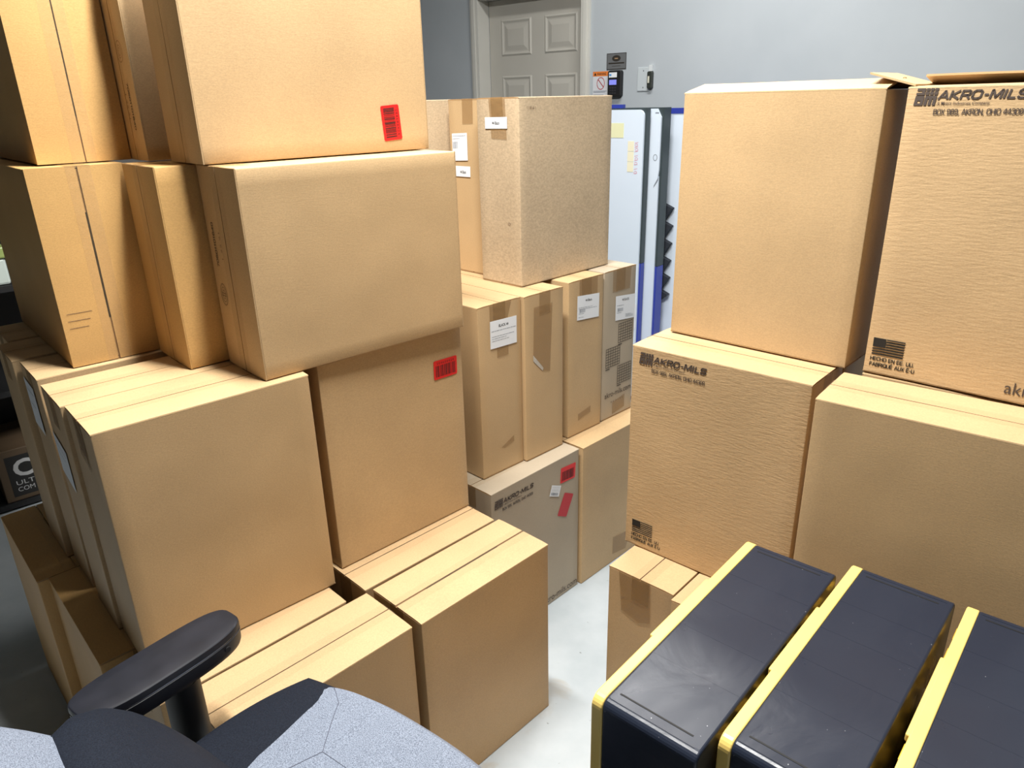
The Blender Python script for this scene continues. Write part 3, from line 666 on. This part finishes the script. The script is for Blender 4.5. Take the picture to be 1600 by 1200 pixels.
# ---------------------------------------------------------------- office chair
GREYF = None
def fabric():
    m, nt, b = mat('grey_melange_fabric'); L = nt.links
    tc = nn(nt, 'ShaderNodeTexCoord')
    n1 = nn(nt, 'ShaderNodeTexNoise', Scale=620.0, Detail=3, Roughness=.7); L.new(tc.outputs['Object'], n1.inputs['Vector'])
    r1 = nn(nt, 'ShaderNodeValToRGB'); e = r1.color_ramp.elements; e[0].position = .36; e[0].color = (.095, .11, .145, 1); e[1].position = .62; e[1].color = (.27, .31, .385, 1)
    L.new(n1.outputs['Fac'], r1.inputs[0]); L.new(r1.outputs[0], b.inputs['Base Color']); b.inputs['Roughness'].default_value = .9; b.inputs['Specular IOR Level'].default_value = .15
    bp = nn(nt, 'ShaderNodeBump', Strength=.5, Distance=.0008); L.new(n1.outputs['Fac'], bp.inputs['Height']); L.new(bp.outputs[0], b.inputs['Normal'])
    return m
GREYF = fabric()
BLKF = noisy('black_fabric', (.008, .010, .016), (.014, .018, .028), 500.0, .8, bump=.3, bscale=500, spec=.12)
BLKS = noisy('black_armrest', (.010, .011, .016), (.015, .016, .023), 20.0, .42, spec=.35)
GLINT = plain('groove_glint', (.35, .35, .37), .25, .8)  # painted highlight along the armrest pad groove
SEAM = plain('seam_thread', (.10, .11, .15), .8)
CH_YAW = R(53.5)
def squircle(u, v):      # square to rounded square
    return u * math.sqrt(max(0, 1 - v * v * .30)), v * math.sqrt(max(0, 1 - u * u * .30))
SW, SDp = .255, .235     # half width, half depth
def seat_h(x, y, dish=.010):     # upper surface height over the rim
    r2 = max(abs(x / SW), abs(y / SDp))
    return .026 * (1 - min(1, abs(x / SW)) ** 4) * (1 - min(1, abs(y / SDp)) ** 4) - dish * math.exp(-((x / .1) ** 2 + (y / .1) ** 2))
def cushion(bm, hw, hd, z0, z1, dome, N=28, M=None, corner=.34):
    """pillow with rounded plan and rounded rim"""
    def pt(u, v, top):
        x, y = u * math.sqrt(1 - v * v * corner), v * math.sqrt(1 - u * u * corner)
        rr = max(abs(u), abs(v)); k = (1 - rr ** 6)
        z = (z1 + z0) / 2 + (1 if top else -1) * (z1 - z0) / 2 * math.sqrt(max(0, 1 - rr ** 10))
        if top: z += dome * (1 - u ** 2) * (1 - v ** 2)
        p = Vector((x * hw, y * hd, z)); return M(p) if M else p
    gr = [[[bm.verts.new(pt(-1 + 2 * i / N, -1 + 2 * j / N, tp)) for j in range(N + 1)] for i in range(N + 1)] for tp in (0, 1)]
    for tp in (0, 1):
        for i in range(N):
            for j in range(N): f = bm.faces.new((gr[tp][i][j], gr[tp][i + 1][j], gr[tp][i + 1][j + 1], gr[tp][i][j + 1])); f.smooth = True
    bmesh.ops.remove_doubles(bm, verts=bm.verts, dist=.00005)
    bmesh.ops.recalc_face_normals(bm, faces=bm.faces)
def build_chair(label, loc, yaw, arms=True, back=True):
    """local +y = the way the sitter faces, origin on the floor under the seat centre; seat top at z=.61"""
    t = thing('office_chair', label, 'office chair', loc, yaw - R(90))
    bm = bmesh.new(); cushion(bm, .318, .238, .535, .619, .004, corner=.28); mesh('seat_bolster', bm, BLKF, t, smooth=True)
    bm = bmesh.new()     # grey panel: narrower at the sides, running over the front edge
    N = 30
    def P(u, v, lift=.0):
        x = u * .254 * math.sqrt(1 - max(0, v) ** 4 * .32) + (.0); y = -.19 + (v + 1) / 2 * (.434)
        y -= abs(u) ** 3 * .030 * max(0, v)
        zz = .616 + .012 * (1 - u * u) - .010 * (1 - abs(u)) * max(0, -v)
        if v > .82: zz -= .055 * ((v - .82) / .18) ** 2.2
        zz -= .012 * abs(u) ** 8
        return Vector((x, y, zz + lift))
    gr = [[bm.verts.new(P(-1 + 2 * i / N, -1 + 2 * j / N)) for j in range(N + 1)] for i in range(N + 1)]
    for i in range(N):
        for j in range(N): f = bm.faces.new((gr[i][j], gr[i + 1][j], gr[i + 1][j + 1], gr[i][j + 1])); f.smooth = True
    bmesh.ops.recalc_face_normals(bm, faces=bm.faces)
    seat = mesh('seat', bm, GREYF, t); so = seat.modifiers.new('thickness', 'SOLIDIFY'); so.thickness = .018; so.offset = -1
    bm = bmesh.new()
    def seam_line(pts):
        for k in range(len(pts) - 1):
            for s in range(6):
                a = [pts[k][i] + (pts[k + 1][i] - pts[k][i]) * s / 6 for i in (0, 1)]; b = [pts[k][i] + (pts[k + 1][i] - pts[k][i]) * (s + 1) / 6 for i in (0, 1)]
                cyl(bm, P(a[0], a[1], .0002), P(b[0], b[1], .0002), .0007, .0007, 5, cap=False)
    seam_line([(-.93, .93), (-.62, .70), (-.36, .28)]); seam_line([(-.36, .28), (-.52, -.2), (-.52, -.9)]); seam_line([(-.36, .28), (.36, .28)]); seam_line([(.36, .28), (.52, -.2), (.52, -.9)]); seam_line([(.36, .28), (.62, .70), (.93, .93)])
    mesh('seam', bm, SEAM, seat)
    bm = bmesh.new(); box(bm, -.17, -.17, .500, .17, .15, .536); mesh('seat_pan', bm, BLKM, t, bevel=.012)
    bm = bmesh.new(); cyl(bm, (0, 0, .10), (0, 0, .30), .028, .028); cyl(bm, (0, 0, .30), (0, 0, .505), .018, .018); mesh('gas_column', bm, BLKM, t)
    bm = bmesh.new(); cyl(bm, (0, 0, .07), (0, 0, .12), .045, .040)
    for k in range(5):
        a = R(72 * k + 20); d = Vector((math.cos(a), math.sin(a), 0)); cyl(bm, d * .03 + Vector((0, 0, .10)), d * .235 + Vector((0, 0, .068)), .020, .013, 10)
    mesh('star_base', bm, BLKM, t)
    for k in range(5):
        a = R(72 * k + 20); d = Vector((math.cos(a), math.sin(a), 0)); s = Vector((-d.y, d.x, 0)); bm = bmesh.new(); c0 = d * .235
        for q in (-1, 1): cyl(bm, c0 + s * (.006 * q) + Vector((0, 0, .026)), c0 + s * (.018 * q) + Vector((0, 0, .026)), .026, .026, 16)
        cyl(bm, c0 + Vector((0, 0, .03)), c0 + Vector((0, 0, .07)), .006, .006, 8); mesh('caster', bm, BLKM, t)
    if back:
        prof = [(.55, .02), (.62, -.070), (.70, -.120), (.80, -.195), (.90, -.290), (1.0, -.380), (1.1, -.445), (1.25, -.505)]
        def fy(z):
            for (z0, y0), (z1, y1) in zip(prof, prof[1:]):
                if z <= z1: return y0 + (y1 - y0) * (z - z0) / (z1 - z0)
            return prof[-1][1]
        def MB(p):      # stand the pillow up behind the seat, wings curving forwards
            z = .90 + p.y; sm = (fy(z - .04) + fy(z) + fy(z + .04)) / 3
            return Vector((p.x, sm - .035 + p.z + .25 * p.x * p.x, z))
        bm = bmesh.new(); cushion(bm, .295, .27, -.045, .030, .0, N=24, M=MB, corner=.35); mesh('backrest', bm, BLKF, t, smooth=True)
        bm = bmesh.new(); cushion(bm, .268, .24, .010, .040, .0, N=20, M=MB, corner=.35); mesh('back_panel', bm, GREYF, t, smooth=True)
        def ML(p):
            z = .745 + p.y * .9; sm = (fy(z - .05) + fy(z) + fy(z + .05)) / 3
            return Vector((p.x, sm - .004 + p.z + .10 * p.x * p.x, z))
        bm = bmesh.new(); cushion(bm, .315, .125, -.002, .062, .02, N=44, M=ML, corner=.40); mesh('lumbar_cushion', bm, BLKF, t, smooth=True)
        bm = bmesh.new(); box(bm, -.04, -.34, .50, .04, -.10, .525); box(bm, -.04, -.36, .50, .04, -.325, .80); mesh('back_bracket', bm, BLKM, t, bevel=.006)
    if arms:
        for sx in (-1,) if arms == 'left' else (-1, 1):
            ax = sx * .358
            bm = bmesh.new(); Nn = 26
            # pad outline: long rounded lozenge, wider in the middle
            pts = []
            for i in range(44):
                a = 2 * math.pi * i / 44; ca, sa = math.cos(a), math.sin(a)
                xx = .047 * math.copysign(abs(ca) ** .50, ca) * (1.0 - .10 * (abs(sa) ** 3)); yy = .138 * math.copysign(abs(sa) ** .62, sa)
                pts.append((ax + xx + .004 * math.cos(sa * 1.5), .000-.011 + yy))
            lev = [(.706, .86), (.708, .93), (.716, .985), (.7365, 1.0), (.7375, .972), (.7395, .972), (.7405, 1.0), (.748, .998), (.7515, .985), (.753, .95), (.7535, .90), (.7537, .5)]
            rings = [[bm.verts.new((ax + (px - ax) * s, -.011 + (py + .011) * (1 - (1 - s) * .35), zz)) for px, py in pts] for zz, s in lev]
            for k in range(len(rings) - 1):
                for i in range(44): f = bm.faces.new((rings[k][i], rings[k][(i + 1) % 44], rings[k + 1][(i + 1) % 44], rings[k + 1][i])); f.smooth = True; f.material_index = 1 if k == 4 else 0
            bm.faces.new(rings[0][::-1]); f = bm.faces.new(rings[-1])
            bmesh.ops.recalc_face_normals(bm, faces=bm.faces)
            pad = mesh('armrest_pad', bm, [BLKS, GLINT], t)
            bm = bmesh.new(); cyl(bm, (ax - sx * .030, .082, .726), (ax - sx * .0475, .082, .726), .0055, .005, 14); mesh('button', bm, BLKM, pad)
            bm = bmesh.new()
            for zz, r_ in ((0, 0),): pass
            cyl(bm, (ax, .014, .40), (ax, .014, .69), .031, .030, 28); cyl(bm, (ax, .014, .69), (ax, .010, .708), .030, .036, 28)
            mesh('armrest_post', bm, BLKM, t)
            bm = bmesh.new(); x0, x1 = sorted((ax - sx * .0, sx * .12)); box(bm, x0, -.016, .478, x1, .044, .500); mesh('armrest_bracket', bm, BLKM, t, bevel=.006)
    return t
fh = Vector((math.cos(CH_YAW), math.sin(CH_YAW), 0)); rh = Vector((fh.y, -fh.x, 0))
front_left = Vector((-.445, 1.075, 0)); cc = front_left + rh * .312 - fh * .172
build_chair('grey and black office chair with one armrest in view, in the bottom left foreground', (cc.x, cc.y, 0), CH_YAW, arms='left')

# ---------------------------------------------------------------- panels standing by the back wall
WHT = noisy('white_panel', (.70, .80, .92), (.74, .83, .95), 2.0, .35)
BLUE = plain('blue_edging', (.03, .05, .33), .4)
DKG = plain('dark_green_frame', (.035, .05, .055), .5)
def wframe(u, d, z=0): return WP(u, d, z)
def panel_root(label, u, d, cat='whiteboard', name='whiteboard', group=None): return thing(name, label, cat, WP(u, d, 0), -PHI, group)
t = panel_root('white board with yellow sticky notes standing behind the centre stack', -2.75, 3.30)
bm = bmesh.new(); extr(bm, [Vector((a, 0, b)) for a, b in rrect(0, .02, .778, 1.537, .03, 5)], None, Vector((0, 1, 0)), .012); fixn(bm); mesh('board', bm, WHT, t)
bm = bmesh.new(); box(bm, -.004, .0125, .78, .788, .045, 1.543); mesh('frame', bm, DKG, t)
bm = bmesh.new(); box(bm, -.004, .0125, 0.0, .788, .045, .778); mesh('lower_frame', bm, BLUE, t)
bm = bmesh.new(); box(bm, .52, .016, 1.544, .645, .04, 1.562); mesh('hanging_clip', bm, BLUE, t)
F = Face((0, 0, 0), (1, 0, 0), (0, 0, 1), (0, -1, 0))
YN = plain('yellow_note_paper', (.80, .80, .50), .7); YN2 = plain('cream_note_paper', (.86, .82, .62), .7); PK = plain('pink_marker', (.75, .35, .42), .6)
t2 = thing('sticky_note', 'pale yellow-green sticky note near the top of the white board', 'sticky note', WP(-2.75, 3.30, 0), -PHI)
bm = bmesh.new(); F.rect(bm, .585, 1.405, .665, 1.475, off=.0005, thick=.0008); fixn(bm); mesh('note_sheet', bm, YN, t2)
t2 = thing('sticky_note', 'strip of small cream sticky notes beside pink writing on the white board', 'sticky note', WP(-2.75, 3.30, 0), -PHI)
bm = bmesh.new()
for z_ in (1.342, 1.292, 1.242): F.rect(bm, .692, z_, .728, z_ + .048, off=.0005, thick=.0008)
fixn(bm); mesh('note_sheet', bm, YN2, t2)
bm = bmesh.new(); [F.ring(bm, .741 + .003 * (k % 2), 1.372 - .022 * k, .009, .007, .0022) for k in (0, 1, 3, 4, 6)]
for k in range(8): F.poly(bm, [(.732, 1.380 - .021 * k), (.752, 1.384 - .021 * k), (.752, 1.386 - .021 * k), (.732, 1.3825 - .021 * k)])
mesh('pink_writing', bm, PK, t)
bm = bmesh.new(); F.rect(bm, .742, .42, .778, .56, off=.0005, thick=.001); fixn(bm); mesh('paper_scale', bm, PAPER, t)
t = panel_root('white board with a torn corner, edge-on between the two outer boards', -2.68, 3.362)
bm = bmesh.new(); extr(bm, [Vector((a, 0, b)) for a, b in ((0, .02), (.768, .02), (.768, 1.22), (.758, 1.16), (.768, 1.25), (.768, 1.50), (.745, 1.54), (0, 1.54))], None, Vector((0, 1, 0)), .010); fixn(bm); mesh('board', bm, WHT, t)
bm = bmesh.new(); box(bm, 0, .0105, .76, .780, .075, 1.545); mesh('frame', bm, DKG, t)
bm = bmesh.new(); box(bm, 0, .0105, 0, .780, .075, .758); mesh('lower_frame', bm, BLUE, t)
bm = bmesh.new(); F.ring(bm, .745, 1.31, .012, .016, .003); F.rect(bm, .735, 1.518, .755, 1.523); F.poly(bm, [(.742, 1.16), (.768, 1.20), (.768, 1.215), (.745, 1.175)], mi=0); mesh('marker_doodle', bm, INKL, t)
t = panel_root('white board with blue edging and two black squares, right of the torn one', -1.985, 3.50)
bm = bmesh.new(); box(bm, .004, 0, .012, .60, .012, 1.512); fixn(bm); mesh('board', bm, WHT, t)
bm = bmesh.new(); box(bm, -.018, -.003, 0, .003, .03, 1.53); box(bm, .003, -.003, 1.513, .61, .03, 1.53); box(bm, .05, 0, 1.53, .12, .02, 1.54); mesh('blue_frame', bm, BLUE, t)
bm = bmesh.new()
for z_ in (1.39, 1.325): F.rect(bm, .125, z_, .185, z_ + .058, off=.0005, thick=.002)
fixn(bm); mesh('black_square', bm, plain('slate_print', (.06, .09, .12), .5), t)
t = thing('acoustic_foam', 'black zigzag foam wedge strip standing between the white boards', 'acoustic foam', WP(-1.985, 3.462, 0), -PHI)
bm = bmesh.new(); zb = .52; n = 6; st = .092; prof = [(0, 0)]
prof = [(0, .0), (.02, .0), (.02, zb)]
for k in range(n): prof += [(.105, zb + k * st + st * .78), (.055, zb + (k + 1) * st)]
prof += [(0, zb + n * st + .01)]
extr(bm, [Vector((a, 0, b)) for a, b in prof], None, Vector((0, 1, 0)), .03); fixn(bm); mesh('foam_strip', bm, plain('black_foam', (.02, .025, .035), .9), t)

# ---------------------------------------------------------------- things on the back wall
WF = Face(WP(0, D1, 0), UD, (0, 0, 1), -ND)
def wthing(name, label, cat, u, z): return thing(name, label, cat, WP(u, D1, z), -PHI)
F = Face((0, 0, 0), (1, 0, 0), (0, 0, 1), (0, -1, 0))
GM = plain('brushed_plate', (.24, .25, .26), .35, .5); GD = plain('plate_print', (.03, .025, .02), .5)
t = wthing('metal_sign', 'small grey metal plate with an oval emblem above the card reader', 'sign', -2.487, 1.742)
bm = bmesh.new(); F.rect(bm, 0, 0, .127, .083, off=.0005, thick=.003); fixn(bm); mesh('plate', bm, GM, t)
bm = bmesh.new(); F.ring(bm, .063, .056, .026, .014, .014); F.rect(bm, .012, .028, .115, .035, off=.004)
for a, b in ((.002, 0),): pass
for q in ((0, 0, .127, .003), (0, .080, .127, .083), (0, 0, .003, .083), (.124, 0, .127, .083)): F.rect(bm, *q, off=.004)
F.ring(bm, .063, .056, .028, .016, .015, off=.004); F.rect(bm, .035, .016, .09, .018, off=.004)
mesh('plate_print', bm, GD, t)
bm = bmesh.new(); F.rect(bm, .052, .053, .074, .058, off=.0045); mesh('emblem', bm, plain('emblem_tan', (.35, .22, .12), .5), t)
t = wthing('warning_sign', 'white warning notice with an orange header and red prohibition circle, left of the reader', 'sign', -2.58, 1.58)
bm = bmesh.new(); F.rect(bm, 0, 0, .105, .155, off=.0005, thick=.001); fixn(bm); mesh('sheet', bm, plain('notice_white', (.62, .64, .68), .5), t)
bm = bmesh.new(); F.rect(bm, 0, .130, .105, .155, off=.002); mesh('orange_header', bm, plain('notice_orange', (.70, .20, .04), .5), t)
bm = bmesh.new(); F.text(bm, 'WARNING', .028, .136, .062, .012, off=.0026, bold=.01); F.poly(bm, [(.008, .135), (.024, .135), (.016, .150)], off=.0026); mesh('header_text', bm, INK, t)
bm = bmesh.new(); F.ring(bm, .054, .092, .027, .033, .004, off=.002); F.poly(bm, [(.034, .112), (.038, .115), (.076, .073), (.072, .070)], off=.0021); mesh('prohibition_circle', bm, plain('notice_red', (.40, .05, .06), .5), t)
bm = bmesh.new()
for k, z_ in enumerate((.050, .044, .030, .024, .018)): F.rect(bm, .004, z_, .095 - .01 * (k % 3), z_ + .003, off=.002)
mesh('small_print', bm, INKL, t)
t = wthing('card_reader', 'black wall-mounted reader with a lit blue screen beside the door', 'card reader', -2.463, 1.600)
bm = bmesh.new(); F.poly(bm, rrect(0, 0, .088, .136, .012, 5), off=.0005, thick=.028); fixn(bm); mesh('housing', bm, BLKM, t, bevel=.004)
bm = bmesh.new(); F.rect(bm, .010, .100, .062, .126, off=.0295); mesh('white_sticker', bm, PAPER, t)
bm = bmesh.new(); F.rect(bm, .012, .108, .026, .118, off=.0300); mesh('sticker_mark', bm, plain('sticker_blue', (.08, .30, .65), .5), t)
bm = bmesh.new(); F.rect(bm, .012, .062, .060, .088, off=.0295); mesh('screen', bm, plain('lit_screen', (.05, .05, .2), .3, emit=(.30, .34, 1.0), es=1.0), t)
for kx in range(3):
    for kz in range(3):
        bm = bmesh.new(); F.rect(bm, .014 + kx * .016, .014 + kz * .014, .026 + kx * .016, .023 + kz * .014, off=.029, thick=.001); fixn(bm); mesh('key', bm, plain('key_grey', (.03, .03, .035), .4), t)
t = wthing('wall_plate', 'white blank wall plate with two screws, right of the card reader', 'wall plate', -2.283, 1.625)
bm = bmesh.new(); F.rect(bm, 0, 0, .074, .120, off=.0005, thick=.005); fixn(bm); mesh('plate', bm, plain('white_plate', (.50, .55, .58), .4), t, bevel=.002)
for z_ in (.018, .102):
    bm = bmesh.new(); cyl(bm, (.037, -.005, z_), (.037, -.0068, z_), .003, .0025, 12); mesh('screw', bm, plain('screw_grey', (.1, .1, .11), .4, .6), t)
t = wthing('latch_switch', 'small black and cream switch with white top, right of the blank plate', 'switch', -2.214, 1.637)
bm = bmesh.new(); F.poly(bm, rrect(0, 0, .030, .086, .008, 4), off=.0005, thick=.022); fixn(bm); mesh('housing', bm, plain('dark_olive_plastic', (.03, .035, .03), .4), t, bevel=.003)
bm = bmesh.new(); F.rect(bm, .006, .028, .016, .062, off=.023, thick=.002); fixn(bm); mesh('lever', bm, plain('cream_lever', (.6, .6, .5), .4), t)
bm = bmesh.new(); F.rect(bm, .005, .087, .026, .118, off=.0005, thick=.012); fixn(bm); mesh('white_cap', bm, plain('white_cap', (.6, .64, .66), .4), t)

# ---------------------------------------------------------------- dark left corner: shelving and what stands on it
BLKSH = plain('black_steel', (.012, .012, .013), .5)
sx_, sy_, syaw = -2.62, 2.30, 42.0
t = thing('shelving_unit', 'dark metal shelving unit in the unlit corner at the far left', 'shelving unit', (sx_, sy_, 0), R(syaw))
for px_ in (0, 1.16):
    for py_ in (0, .41):
        bm = bmesh.new(); box(bm, px_, py_, 0, px_ + .04, py_ + .04, 1.85); mesh('post', bm, BLKSH, t)
for z_ in (.01, .50, .925, 1.42, 1.8):
    bm = bmesh.new(); box(bm, .0, .002, z_, 1.2, .448, z_ + .025); mesh('shelf', bm, BLKSH, t)
bm = bmesh.new(); box(bm, 0, .452, 0, 1.2, .46, 1.85); mesh('back_panel', bm, BLKSH, t)

t = thing('printed_carton', 'shade-painted box with a black panel and a large pale C, low on the dark shelf', 'cardboard box', Vector((sx_, sy_, .036)) + Vector((math.cos(R(syaw)) * .625, math.sin(R(syaw)) * .625, 0)), R(syaw))
bm = bmesh.new(); box(bm, 0, .01, 0, .42, .36, .235); mesh('body', bm, KRAFT['dark'], t, bevel=.003)
F = Face((0, .01, 0), (1, 0, 0), (0, 0, 1), (0, -1, 0))
bm = bmesh.new(); F.rect(bm, .03, .02, .39, .205, off=.0006); mesh('black_panel', bm, INK, t)
bm = bmesh.new(); F.text(bm, 'C', .052, .105, .075, .080, off=.0012, bold=.03); F.text(bm, 'ULTI', .050, .070, .075, .020, off=.0012); F.text(bm, 'COM', .050, .040, .062, .020, off=.0012)
mesh('panel_lettering', bm, plain('pale_print', (.45, .45, .45), .6), t)
t = thing('storage_tote', 'pale plastic tote with a yellow-green lid on the dark shelf, left picture edge', 'storage tote', Vector((sx_, sy_, .951)) + Vector((math.cos(R(syaw)) * .50, math.sin(R(syaw)) * .50, 0)), R(syaw))
bm = bmesh.new(); box(bm, .01, .02, 0, .355, .36, .105); mesh('tub', bm, plain('tote_white', (.55, .62, .58), .4), t, bevel=.01)
bm = bmesh.new(); box(bm, 0, .01, .106, .365, .37, .150); mesh('lid', bm, plain('tote_green', (.30, .38, .12), .4), t, bevel=.006)
